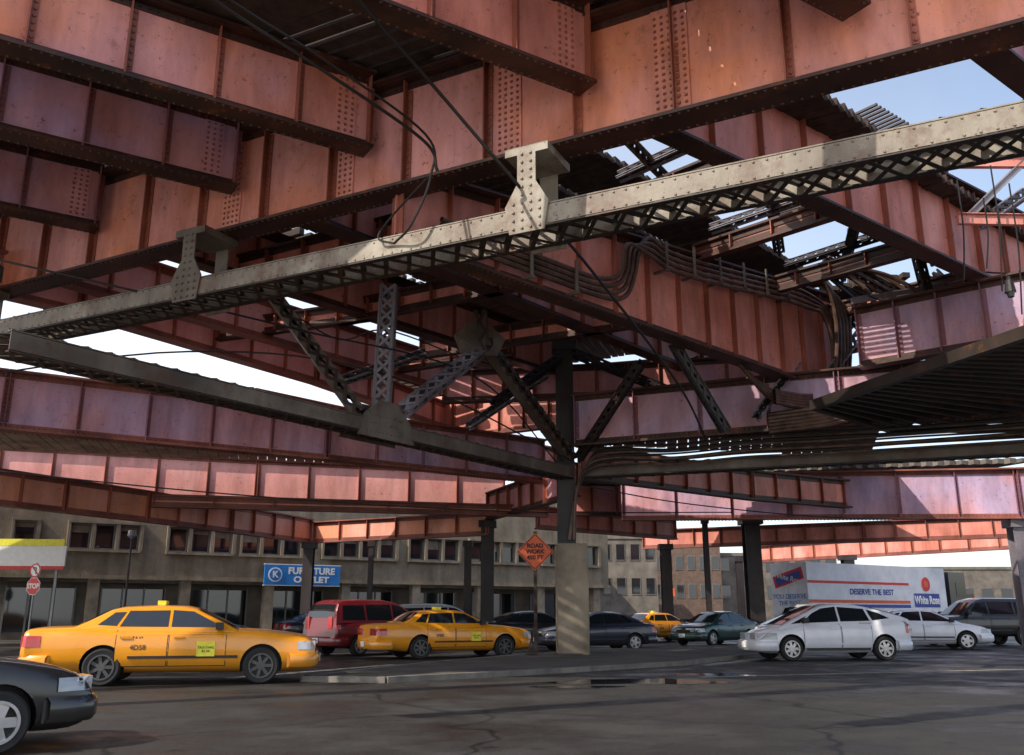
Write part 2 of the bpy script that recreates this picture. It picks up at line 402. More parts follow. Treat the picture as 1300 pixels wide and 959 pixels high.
for a,b,w in (((5.6,23.5,6.0),(4.2,22.8,8.2),.2),((2.2,29,6.2),(3.9,26,8.6),.22),((-.6,27.5,7.6),(1.6,29.2,9.6),.2),((2.0,29.3,9.8),(5.5,29.8,8.5),.22),((6.8,24.8,6.6),(8.6,26.5,8.6),.2),
            ((-5.2,26,7.9),(-2.8,28,9.4),.2),((-1.5,30,7.4),(1.2,30.6,9.4),.2),((3.0,31,8.4),(6.5,30.2,9.8),.2),((9.5,26.5,8.2),(12.6,28.6,11.6),.26),((12.8,28.4,8.6),(10.6,29.4,12.4),.24),((13.4,27.6,8.8),(16.4,27.6,12.2),.26),((16.4,27.6,8.8),(13.6,27.6,12.0),.24),
            ((16.6,26,8.6),(19.2,26,12.0),.26),((8.9,24.2,11.2),(12.9,25.8,9.8),.24),((11.0,22.4,10.3),(14.5,23.6,12.8),.24),((11.6,24.6,12.6),(12.2,24.9,9.0),.22),((14.6,21.6,11),(16.6,22.6,9.2),.22),
            ((1.7,16.6,11.3),(4.8,21.6,11.3),.18),((4.6,17.4,11.3),(2.6,19.6,11.3),.18),((5.4,17.8,11.3),(7.6,24.2,11.3),.18),((8.0,20,11.3),(5.4,22.6,11.3),.18),((8.6,20.4,11.3),(10.2,26.6,11.3),.18),((10.8,22.2,11.3),(8.2,25.2,11.3),.18)):
    lattice(V1,a,b,w,w*.9,random.choice((PALD,GREYS,DARKS,DARKS)),lace=random.choice((DARKS,LACE)),pitch=.32,solid=False,name="lattice_brace",up=F3)

V2=empty("elevated_roadway",(0,0,0),"curving lilac and pink girder ramps on steel columns","road viaduct")
girder(V2,[(2.0,28.6,6.5),(9.4,25.4,6.5),(16,23,6.5)],1.7,LILAC,fw=.4,sp=1.9,rivets=True)
girder(V2,[(9.8,24.6,8.0),(14,21,8.0)],1.8,LILAC,fw=.4,sp=1.2)
girder(V2,[(-24,20.5,6.5),(-14.9,25.9,6.5),(-6.5,31.2,6.5),(1.3,36.9,6.5)],1.8,LILAC,fw=.55,sp=2.0,rivets=True,label="lilac grey ramp girder",fm=FLNP)
girder(V2,[(-30,37.5,6.2),(-22.7,39.7,6.2),(-12,42.4,6.2),(-.4,44.7,6.2)],2.5,PINKL,fw=.55,sp=2.2,h1=2.0,label="pale pink curved ramp girder",fm=FLNP)
girder(V2,[(-18.6,39.0,6.0),(1.2,44.0,6.0)],.42,GLOW,fw=.5,sp=3,fm=FLNP)
girder(V2,[(-18,30,4.9),(-16.4,33.2,4.9),(-14.7,36.6,4.9),(-12.8,41.5,4.9),(-10.5,47.6,4.9)],1.25,GLOW,fw=.4,sp=1.6,fm=FLNP,label="salmon curved cross girder with warm glow in its colour")
girder(V2,[(-10.3,47.6,4.9),(-1.1,42.9,4.9)],1.1,GLOW,fw=.4,sp=1.6,fm=FLNP)
girder(V2,[(-14.5,36.6,5.5),(1.6,40.5,5.5)],.5,GLOW,fw=.45,sp=2.4,fm=FLNP)
girder(V2,[(1.2,44.0,5.3),(9.0,50.5,5.3)],1.1,PINK,fw=.4,sp=1.6,fm=FLNP)
girder(V2,[(5.0,41.5,5.45),(12,39.5,5.3),(20.3,36.4,5.0),(30,34.5,5.0)],2.05,LILAC,fw=.5,sp=2.2,rivets=True,fm=FLNP,label="lilac girder over the side street")
girder(V2,[(2.6,44.5,6.0),(15.3,46.5,6.0)],1.7,MIXP,fw=.5,sp=1.3)
girder(V2,[(7.6,53.5,5.0),(25.5,45.3,5.0)],1.1,PINK,fw=.4,sp=1.5,fm=FLNP)
girder(V2,[(17.3,66.6,4.9),(29,51.2,4.9)],1.2,PINK,fw=.4,sp=1.8,fm=FLNP)
girder(V2,[(-1.1,42.9,5.6),(2.4,34,5.6)],1.3,MIXP,fw=.4,sp=1.3)
girder(V2,[(2.3,30.2,5.7),(9.5,36,5.7),(17.5,40.5,5.7)],1.2,PINK,fw=.4,sp=1.3)
deck(V2,(-24,21.8),(-28,36.5),(-.4,44),(1.3,37),8.2,wd=.4,gap=.02,th=.2,name="ramp_deck",mat=CONC)
deck(V2,(2.6,42.5),(1.3,48),(16,52),(22,38),7.65,wd=.4,gap=.01,th=.2,name="ramp_deck",mat=COND)
deck(V2,(2.3,37),(2.0,29.4),(12,27.6),(16,40),8.25,wd=.4,gap=.01,th=.25,name="ramp_deck",mat=COND)
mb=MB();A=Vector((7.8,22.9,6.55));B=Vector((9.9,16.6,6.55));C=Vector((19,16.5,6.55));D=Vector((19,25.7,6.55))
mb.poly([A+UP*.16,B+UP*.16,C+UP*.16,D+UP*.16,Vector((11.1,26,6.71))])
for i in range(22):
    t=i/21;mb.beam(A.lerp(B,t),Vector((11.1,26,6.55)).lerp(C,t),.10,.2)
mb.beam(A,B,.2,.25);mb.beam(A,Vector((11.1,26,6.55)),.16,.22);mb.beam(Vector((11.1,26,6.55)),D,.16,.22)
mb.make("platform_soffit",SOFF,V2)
for (a,b,w) in (((11,21.2,12.6),(21,21.2,12.6),.3),((11.3,21.2,11),(21,21.2,10.8),.26),((11.5,21.2,11),(13.2,21.2,12.6),.18),((13.2,21.2,12.6),(15,21.2,10.9),.18),((15,21.2,10.9),(17,21.2,12.6),.18),
                ((9.5,24,9.8),(20,27,12.4),.16),((10.5,27,9.2),(19,24,10.6),.14),((9,27.5,10),(13,30,13.5),.16),((10.8,28,8.8),(11.5,28.6,14),.14),((13.5,26,8.2),(14.2,26.6,12.6),.14),((9.2,25.5,11.4),(16,31,9),.14),
                ((10.2,24.5,9.9),(13.5,27,9.9),.2),((12,29,9.5),(18,25,9.5),.22),((11.5,27.5,8.6),(19.5,26,8.9),.22),((12.2,28,8.8),(15,26.8,11.2),.12),((15,26.8,11.2),(17.8,26.2,8.9),.12),((14,23,9.4),(17,27,9.2),.2),((8.2,26.5,11.2),(12.8,25.5,12.0),.16),
                ((9,30,12.3),(20,30,11.4),.2),((10,31,9.2),(14,31,13),.12),((14,31,9.2),(18,31,13),.12),((11,26,13.2),(19,25,11.8),.16),((12,23,10.2),(12.1,23,13.4),.14),((15.5,24,9.2),(15.6,24,13.2),.14)):
    mb=MB();mb.beam(a,b,w*.5,w);mb.beam(Vector(a)+UP*w*.5,Vector(b)+UP*w*.5,w,.02);mb.make("cross_brace",[PINK if w>.19 else DARKS if w<.15 else GREYS],V1)

def column(parent,x,y,z1,w=.45,z0=0,mat=DARKS,lab=None):
    mb=MB()
    mb.bx(x-w/2,x+w/2,y-w/2,y-w/2+.05,z0,z1);mb.bx(x-w/2,x+w/2,y+w/2-.05,y+w/2,z0,z1)
    mb.bx(x-.03,x+.03,y-w/2+.05,y+w/2-.05,z0,z1)
    for z in [z0+.1+.3*i for i in range(int((z1-z0)/.3))]:
        for s in (-.35,.35): mb.rivet(Vector((x+s*w,y-w/2,z)),Vector((0,-1,0)),Vector((1,0,0)),.024,.018)
    mb.bx(x-w*.75,x+w*.75,y-w*.75,y+w*.75,z0,z0+.06);mb.bx(x-w*.7,x+w*.7,y-w*.7,y+w*.7,z1-.3,z1)
    o=mb.make("steel_column",mat,parent)
    if lab:o["label"]=lab
    return o
column(V1,1.75,29.4,10.2,w=.56,z0=.1,lab="dark riveted main column with cables")
column(V1,-9.6,15.4,7.5,w=.34)
column(V2,-10.4,47.2,4.9,w=.5);column(V2,-1.15,43.2,5.6,w=.6);column(V2,-2.2,46,4.9,w=.35);column(V2,8.5,51,5.1,w=.55);column(V2,12.0,46,6,w=.75)
column(V2,20.3,36.8,5.0,w=.55,mat=GREYS);column(V2,20.9,57.5,4.9,w=.65);column(V2,14.5,59,4.9,w=.4);column(V2,9.6,45.5,6,w=.25);column(V2,-7.0,45.8,4.9,w=.25);column(V2,13.2,50,5,w=.3)
mb=MB();mb.bx(1.40,2.40,29.05,30.0,.1,3.5)
o=mb.make("concrete_pier",[CONC]);tag(o,"square stained concrete pier beside the steel column","pier")
bv=o.modifiers.new("b","BEVEL");bv.width=.03

# ------------------------------------------------------------------ conduits and cables
M0a=Vector((-.9,17.0,0));M0d=Vector((.7164,.6977,0));M0n=Vector((.6977,-.7164,0))
def m0(s,z,off): return M0a+M0d*s+M0n*off+UP*z
for k in range(4):
    mb=MB();o=.32+.02*k;dz=.17*k
    tube(mb,[m0(-1,8.28+dz*.7,o),m0(2,8.28+dz*.7,o),m0(3.9-.14*k,8.30+dz*.7,o),m0(4.6-.16*k,8.5+dz*.6,o+.05),m0(4.9-.17*k,9.1,o+.1),m0(5.1-.17*k,9.75,o+.1),m0(5.6,10.25-dz,o+.05),m0(6.6,10.15-dz,o),
             m0(9,10.38-dz,o),m0(12,10.75-dz,o),m0(13.6,10.85-dz,o),m0(14.6-.16*k,10.55-dz*.5,o+.1),m0(15-.18*k,9.7,o+.15),m0(15-.18*k,8.6,o+.15),m0(14.6-.16*k,7.9-.1*k,o+.1),m0(13,7.45-.1*k,o),m0(11.4,7.5-.1*k,o-.3),m0(10,8.1,o-.5)],.058)
    tag(mb.make("conduit_pipe",PIPE),"rusty electrical conduit looping along the pink girder","conduit","electrical conduits on the girder")
for k in range(6):
    mb=MB()
    tube(mb,[(9.4+.1*k,25.4-.2*k,11.2-.05*k),(10.2+.13*k,26.0-.3*k,11.35-.12*k),(10.9+.16*k,26.0-.3*k,10.7-.1*k),(11.15+.18*k,25.9-.3*k,9.4),(11.05+.18*k,25.8-.3*k,8.3),(10.5+.14*k,25.5-.2*k,7.5-.06*k),(9.4,25.1,7.1-.1*k),(7.4,25.6,6.9-.1*k)],.065)
    tag(mb.make("conduit_pipe",PIPE),"rusty electrical conduit looping along the pink girder","conduit","electrical conduits on the girder")
for k in range(5):
    mb=MB()
    tube(mb,[m0(13.2+.26*k,11.3,.5),m0(13.9+.26*k,11.25-.1*k,.7),m0(14.3+.24*k,10.4,.8),m0(14.2+.22*k,9.0,.8),m0(13.8+.22*k,8.0,.7),m0(13.0,7.5-.08*k,.5),m0(11,7.3-.08*k,.4)],.06)
    tag(mb.make("conduit_pipe",PIPE),"rusty electrical conduit looping along the pink girder","conduit","electrical conduits on the girder")
for k in range(11):
    mb=MB();z=5.9+.09*k;o=-.3-.05*(k%3)
    e=random.uniform(-.09,.05)
    tube(mb,[(2.0-.02*k,29.0,3.6),(2.05,28.9+.01*k,5.0),(2.3+.05*k,28.75+o*.3,z-.2),(3.2,28.55+o,z),(5,27.9+o,z-.06+e),(7,27.1+o,z+e*.5),(9,26.4+o,z-.04),(11,25.6+o,z+e),(14,24.6+o,z)],.03+.012*(k%3),n=6)
    tag(mb.make("cable_run",CABLE if k%2 else PIPE),"sagging dark cable strung from the main column","cable","cables strung under the viaduct")
for s in (-.2,1.4,2.8,6.2,7.4,8.6,9.8,11.0,12.2):
    zz=8.5 if s<5 else 9.95+.12*(s-6)
    mb=MB();mb.beam(m0(s,zz-.45,.44),m0(s,zz+.35,.44),.07,.04,up=M0n);mb.beam(m0(s,zz-.4,.03),m0(s,zz-.4,.5),.06,.06)
    mb.make("conduit_clamp",PALD,V1)
def cable(pts,r,lab,grp="cables strung under the viaduct"):
    mb=MB();tube(mb,pts,r,n=6,sub=8);return tag(mb.make("overhead_cable",CABLE),lab,"cable",grp)
cable([(-5.6,10.2,10.6),(-4.46,11.6,10.17),(-3.1,12.6,9.7),(-1.55,14.1,9.25),(-1.3,14.4,8.8)],.028,"thick black cable hanging from girders")
cable([(-5.45,10.2,10.65),(-4.33,11.6,10.25),(-3.0,12.65,9.85),(-1.5,14.1,9.35),(-1.42,14.4,8.7),(-1.75,14.6,7.9),(-2.1,15.0,7.7)],.022,"thick black cable hanging from girders")
cable([(-2.1,15.0,7.7),(-2.4,15.1,7.85),(-2.2,15.2,8.3),(-1.5,14.8,8.9)],.02,"thick black cable hanging from girders")
cable([(-2.6,10.6,10.2),(-2.2,11.2,9.84),(-1.13,12.9,9.36),(.13,13.9,8.25),(1.6,16.5,7.7),(4.0,21,6.6),(5.5,25,5.9)],.03,"long slack black cable running diagonally")
cable([(-14,20,6.3),(-8,21.5,7.6),(-3,22.5,7.2),(2,28.6,6.0)],.022,"thin slack black cable between columns")
cable([(-12.5,17.8,8.9),(-9,17.4,8.0),(-5,20,7.7),(-1,24,7.6),(1.6,29,5.9)],.022,"thin slack black cable between columns")
cable([(-16,24.5,5.3),(-8,26.5,4.7),(0,30,4.6),(8,33,4.9)],.02,"thin slack black cable between columns")
cable([(-6,21.9,9.0),(-4.5,22.4,8.2),(-3.2,22.3,8.4),(-1,24,8.0)],.02,"thin slack black cable between columns")
cable([(2,29.2,5.4),(6,30.5,4.9),(12,33,4.7),(20,36.5,5.0)],.02,"thin slack black cable between columns")
for k,(x,zt,zb) in enumerate(((11.8,11.4,9.6),(12.1,12.3,9.0),(12.5,11.8,8.4),(13.2,12.4,9.9),(11.2,11.9,9.3),(13.9,12.6,9.2))): cable([(x,20.8,zt),(x+.05,20.9,(zt+zb)/2),(x-.05,21.0,zb)],.02,"thin dangling wire beside the pink girder")
cable([(9,22,11.2),(12,22.6,10.2),(16,23.4,10.6),(20,24,12)],.022,"thin slack black wire in the open bay");cable([(9,24,10.4),(13,24.4,9.1),(18,25,9.3)],.022,"thin slack black wire in the open bay")
# small lantern hanging in the open bay
root=empty("hanging_lantern",(11.9,20.4,8.9),"small black lantern hanging on a wire","lantern")
mb=MB();mb.cyl((0,0,-.15),(0,0,.15),.13,12,r2=.09);mb.cyl((0,0,.15),(0,0,.24),.05,8);mb.make("lantern_housing",BLK,root)
mb=MB();mb.cyl((0,0,-.27),(0,0,-.152),.07,12,r2=.1);mb.make("lens",GLASS,root)
mb=MB();mb.cyl((0,0,.24),(0,0,2.1),.012,6);mb.make("wire",CABLE,root)

# ------------------------------------------------------------------ ground
def sheet(name,pts,z,mat,th=0):
    mb=MB()
    if th: plate(mb,[(x,y,z-th/2) for x,y in pts],UP,th)
    else: mb.poly([(x,y,z) for x,y in pts])
    o=mb.make(name,mat);o["kind"]="structure";return o
sheet("ground",[(-400,-100),(400,-100),(400,900),(-400,900)],0,ASPH)
sheet("added_bounce_pavement",[(-60,-70),(60,-70),(60,4.5),(-60,4.5)],.12,CONL,.11)  # unseen pale paving, added behind the camera to bounce sun onto the steel
isl=[(-4.2,19.2),(-2.5,18.9),(0.5,21.4),(4.5,25.2),(8.6,31.5),(10.2,36),(9.6,38.2),(6,37.2),(1.5,32),(-2.2,24.8)]
sheet("traffic_island_pavement",isl,.11,WALK,.10)
mb=MB()
for i in range(len(isl)):
    a=Vector((*isl[i],.058));b=Vector((*isl[(i+1)%len(isl)],.058));mb.beam(a,b,.16,.115)
o=mb.make("island_kerb",KERB);o["kind"]="structure"
fd=Vector((.857,.514,0));fn=Vector((.514,-.857,0));F0=Vector((-24.5,42.5,0))
def fp(s,off,z): return F0+fd*s+fn*off+UP*z
sw=[fp(-12,0,0),fp(-12,3.6,0),fp(36,3.6,0),fp(36,-3,0),fp(-12,-3,0)]
sheet("pavement",[(p.x,p.y) for p in sw],.13,WALK,.12)
def stripe(name,a,b,w,mat=WHT,z=.006):
    a=Vector(a);b=Vector(b);d=(b-a).normalized();n=Vector((-d.y,d.x))*w/2
    return sheet(name,[tuple(a-n),tuple(b-n),tuple(b+n),tuple(a+n)],z,mat)
WORN=simple("worn_road_paint",(.42,.40,.34),.8,var=.6,scale=5)
stripe("lane_marking",(-16,22.5),(-5.5,24.5),.22,WORN)
for i in range(5): stripe("crossing_marking",(-17.5+i*.9,27.5+i*.1),(-15.8+i*.9,31+i*.1),.4,WORN)
stripe("lane_marking",(4,20.5),(20,26),.14,WORN);stripe("lane_marking",(-6,20.2),(-3.2,25.6),.3,WORN)
def puddle(cx,cy,rx,ry,seed):
    r=random.Random(seed);pts=[];ph=[r.uniform(0,6.28) for _ in range(4)]
    for i in range(48):
        a=i*2*math.pi/48;k=1+.22*math.sin(2*a+ph[0])+.16*math.sin(3*a+ph[1])+.1*math.sin(5*a+ph[2])+.06*math.sin(9*a+ph[3])
        pts.append((cx+rx*k*math.cos(a),cy+ry*k*math.sin(a)))
    sheet("puddle",pts,.005,WATER)
puddle(2.6,19.2,1.4,.9,3);puddle(4.6,21.4,.8,.4,5);puddle(1.2,17.8,.7,.35,8)

# ------------------------------------------------------------------ concrete building
def building():
    root=empty("concrete_building",(0,0,0),"low brown concrete office block with grouped windows and shopfronts","building")
    def B(mb,s0,s1,o0,o1,z0,z1,mi=0):
        c=(F0+fd*((s0+s1)/2)+fn*((o0+o1)/2)+UP*((z0+z1)/2));mb.box(c,fd*((s1-s0)/2),fn*((o1-o0)/2),UP*((z1-z0)/2),mi)
    w=MB();L=36;zt=5.65;zb=4.4
    B(w,0,L,-9,0,zt,9.2);B(w,0,L,-.5,0,3.0,zb)
    B(w,0,L,.003,.16,3.0,3.2)
    groups=[(1.2,1),(3.6,3),(8.2,3),(11.9,3),(16.4,4),(21.6,3),(25.6,4),(30.8,4)]
    prev=0
    for g,n in groups:
        g0=g;g1=g+n*1.12
        B(w,prev,g0,-.5,-.002,zb,zt);prev=g1
        B(w,g0-.12,g1-.06,.004,.2,zt,zt+.12);B(w,g0-.12,g1-.06,.004,.2,zb-.12,zb)
        for i in range(n):
            x0=g+i*1.12
            B(w,x0+.94,x0+1.12,-.5,.18,zb,zt)
            if i==0:B(w,x0-.12,x0-.001,.002,.18,zb,zt)
            fr=MB()
            for (a,b,c,d) in ((x0,x0+.94,zb,zb+.08),(x0,x0+.94,zt-.08,zt),(x0,x0+.08,zb+.08,zt-.08),(x0+.86,x0+.94,zb+.08,zt-.08)):
                B(fr,a,b,-.2,-.1,c,d)
            gl=MB();B(gl,x0+.08,x0+.86,-.19,-.16,zb+.08,zt-.08)
            bl=MB();k=random.choice((.2,.35,.5))
            fo=fr.make("window",ALU,root);gl.make("window_pane",GLASS,fo)
            if random.random()<.6:
                B(bl,x0+.1,x0+.84,-.158,-.15,zt-.1-k,zt-.1);bl.make("blind",CONC,fo)
    B(w,prev,L,-.5,-.002,zb,zt)
    w.make("wall",RIBC,root)
    s=MB();B(s,0,L,-3,-.52,2.85,3.0);B(s,0,L,-2.6,-2.4,.12,2.85);s.make("shopfront_wall",COND,root)
    for i in range(9):
        c=MB();x=.4+i*4.3;B(c,x,x+.5,-.55,-.03,.12,3.0);c.make("pillar",CONC,root)
        if i<8:
            g=MB();B(g,x+.9,x+4.0,-2.4,-2.36,.5,2.6);go=g.make("shop_window",GLASS,root)
            m2=MB()
            for q in (.9,1.9,2.95,4.0): B(m2,x+q-.04,x+q+.04,-2.36,-2.3,.3,2.7)
            m2.make("mullion",ALU,go)
building()
def block(x0,x1,y0,y1,h,mat,lab,nx,nz,wz=1.4,name="city_building",z0=3.2):
    root=empty(name,(0,0,0),lab,"building")
    mb=MB();mb.bx(x0,x1,y0,y1,0,h);mb.bx(x0-.1,x1+.1,y0-.12,y1,h,h+.35);mb.make("wall",mat,root)
    for i in range(nx):
        for j in range(nz):
            sx=(x1-x0)/nx;cx=x0+sx*(i+.5);cz=z0+j*3.1
            if cz+wz>h: continue
            f=MB();w=sx*.28
            f.bx(cx-w-.08,cx+w+.08,y0-.06,y0-.003,cz-.1,cz+wz+.08);fo=f.make("window",COND,root)
            f=MB();f.bx(cx-w,cx+w,y0-.08,y0-.062,cz,cz+wz);f.make("window_pane",GLASS,fo)
block(-48,-27.5,45,60,11,COND,"grey concrete building beyond the junction",6,3)
block(4,13.5,86,100,8.2,COND,"low grimy concrete building across the junction",7,2)
block(15.5,23.5,104,118,10.2,BRICK,"brown brick apartment building with small windows",6,3)
block(24,38,108,120,8.0,COND,"grey low warehouse beyond the lorry",8,2)
block(40,75,120,135,7,COND,"long low grey warehouse beyond parked cars",14,2)
block(-9,3.5,75,90,10,COND,"grey concrete block behind the columns",8,3)

def fsign():
    root=empty("shop_sign",tuple(fp(13.2,.35,2.9)),"blue shop sign with white lettering on concrete wall","sign",rot=math.atan2(fd.y,fd.x),scale=.95)
    mb=MB();mb.bx(-.1,4.3,-.06,.06,-.05,1.05);mb.make("sign_board",BLUE,root)
    mb=MB();mb.bx(-.14,4.34,-.05,.07,-.1,-.052);mb.bx(-.14,4.34,-.05,.07,1.052,1.1);mb.make("sign_frame",WHT,root)
    mb=MB();mb.cyl((.5,-.062,.5),(.5,-.08,.5),.4,24);mb.make("round_emblem",WHT,root)
    mb=MB();mb.cyl((.5,-.082,.5),(.5,-.095,.5),.33,24);mb.make("emblem_disc",BLUE,root)
    text("emblem_letter","K",.5,WHT,(.5,-.105,.5),(R(90),0,0),root,bold=.015)
    text("sign_lettering","FURNITURE",.50,WHT,(2.6,-.07,.72),(R(90),0,0),root,sx=1.05,bold=.02)
    text("sign_lettering","OUTLET",.46,WHT,(2.6,-.07,.24),(R(90),0,0),root,sx=1.2,bold=.02)
fsign()
root=empty("billboard",(-20.5,40.0,0),"white hoarding with yellow top band beside the building","billboard",rot=R(4))
mb=MB();mb.bx(-4,1.1,-.05,.05,3.35,4.2);mb.make("board",WHT,root)
mb=MB();mb.bx(-4,1.0,-.06,.04,4.204,4.5);mb.make("yellow_band",YEL,root)
mb=MB();mb.bx(-4,1.1,-.09,-.052,3.2,3.346);mb.make("red_strip",REDP,root)
mb=MB();mb.bx(-2.2,-2.1,.06,.16,0,4.4);mb.make("post",ALU,root)
mb=MB();mb.bx(.7,.8,.06,.16,0,4.4);mb.make("post",ALU,root)
def ngon(mb,cx,cz,r,n,y0,y1,rot=0,mi=0):
    a=[(cx+r*math.cos(rot+2*math.pi*i/n),cz+r*math.sin(rot+2*math.pi*i/n)) for i in range(n)]
    plate(mb,[(x,(y0+y1)/2,z) for x,z in a],(0,-1,0),abs(y1-y0),mi)
def signs():
    root=empty("stop_sign",(-19.3,37.5,0),"red octagonal stop sign below round turn sign on post","road sign",rot=R(-20))
    mb=MB();mb.bx(-.03,.03,0,.05,0,3.35);mb.make("post",ALU,root)
    mb=MB();ngon(mb,0,2.42,.37,8,-.01,-.03,R(22.5));mb.make("sign_face",WHT,root)
    mb=MB();ngon(mb,0,2.42,.345,8,-.032,-.04,R(22.5));mb.make("red_face",REDP,root)
    text("lettering","STOP",.27,WHT,(0,-.046,2.42),(R(90),0,0),root,bold=.01)
    mb=MB();ngon(mb,0,3.05,.28,24,-.01,-.03);mb.make("round_sign_face",WHT,root)
    mb=MB()
    for i in range(24):
        a=2*math.pi*i/24;b=2*math.pi*(i+1)/24
        mb.beam((.25*math.cos(a),-.036,3.05+.25*math.sin(a)),(.25*math.cos(b),-.036,3.05+.25*math.sin(b)),.045,.01,up=(0,1,0))
    mb.beam((-.17,-.048,3.22),(.17,-.048,2.88),.05,.008,up=(0,1,0));mb.make("prohibition_ring",REDP,root)
    mb=MB();mb.beam((.05,-.036,2.9),(.05,-.036,3.15),.04,.006,up=(0,1,0));mb.beam((.05,-.034,3.15),(-.12,-.034,3.15),.04,.006,up=(0,1,0));mb.make("arrow",BLKT,root)
    root=empty("road_work_sign",(.72,28.6,.12),"orange diamond road work warning sign on wooden post","road sign",rot=R(-3))
    mb=MB();ngon(mb,0,3.08,.58,4,-.02,-.04);mb.make("sign_face",ORS,root)
    mb=MB();q=[(.53,0),(0,.53),(-.53,0),(0,-.53)]
    for i in range(4):
        a,b=q[i],q[(i+1)%4];mb.beam((a[0],-.046,3.08+a[1]),(b[0],-.046,3.08+b[1]),.02,.006,up=(0,1,0))
    mb.make("border",BLKT,root)
    for i,s in enumerate(("ROAD","WORK","450 FT")):
        text("lettering",s,.18,BLKT,(0,-.048,3.26-.18*i),(R(90),0,0),root,bold=.006)
    mb=MB();mb.bx(-.05,.05,-.018,.06,0,3.7);mb.beam((-.03,.02,.02),(-.3,.02,.02),.06,.06);mb.beam((0,.02,1.0),(-.25,.03,0),.05,.05);mb.make("post",WOOD,root)
signs()
def lamp_post(x,y,h,lab):
    root=empty("street_lamp",(x,y,0),lab,"street lamp")
    mb=MB();mb.cyl((0,0,0),(0,0,h),.06,10,r2=.04);mb.cyl((0,0,0),(0,0,.4),.12,10);mb.make("pole",DARKS,root)
    mb=MB();mb.cyl((0,0,h),(0,0,h+.12),.05,12,r2=.2);mb.cyl((0,0,h+.12),(0,0,h+.36),.2,12,r2=.16);mb.make("lamp_head",GREYS,root)
lamp_post(-17.0,41,4.6,"grey street lamp in front of concrete building")
for x,y,s in ((4.7,66,"red"),(12.3,72,"orange")):
    root=empty("construction_sign",(x,y,0),"small %s temporary sign on a post"%s,"road sign")
    mb=MB();mb.bx(-.3,.3,-.03,.03,2.7,3.3);mb.make("sign_face",REDP if s=="red" else ORS,root)
    mb=MB();mb.bx(-.04,.04,.035,.1,0,3.3);mb.make("post",ALU,root)

# ------------------------------------------------------------------ cars
def lerp_tab(tab,x):
    if x<=tab[0][0]: return tab[0][1]
    for (a,b),(c,d) in zip(tab,tab[1:]):
        if x<=c:
            t=(x-a)/(c-a);return b+(d-b)*t
    return tab[-1][1]
def smooth_tab(tab,x,e=.10):
    return (lerp_tab(tab,x-e)+2*lerp_tab(tab,x)+lerp_tab(tab,x+e))/4 if tab[0][0]+e<x<tab[-1][0]-e else lerp_tab(tab,x)
class CarType:
    def __init__(s,**k): s.__dict__.update(k)
    def sec(s,x):
        zt=smooth_tab(s.top,x);zb=smooth_tab(s.bot,x);w=s.W/2*lerp_tab(s.wid,x);h=zt-zb
        return [(0,zb),(.80*w,zb),(.93*w,zb+.12*h),(.985*w,zb+.30*h),(w,zb+.52*h),(.985*w,zb+.74*h),(.955*w,zb+.88*h),(.90*w,zb+.965*h),(.80*w,zt),(.4*w,zt+.022),(0,zt+.03)]
    def side(s,x,z):
        P=s.sec(x)[1:9]
        for (y0,z0),(y1,z1) in zip(P,P[1:]):
            if z0<=z<=z1: return y0+(y1-y0)*(z-z0)/max(1e-6,z1-z0)
        return P[-1][0] if z>P[-1][1] else P[0][0]
    def gy(s,z): return s.W/2*.905-(z-s.belt)*s.tumble
    def gtopz(s,x): return lerp_tab(s.green,x)
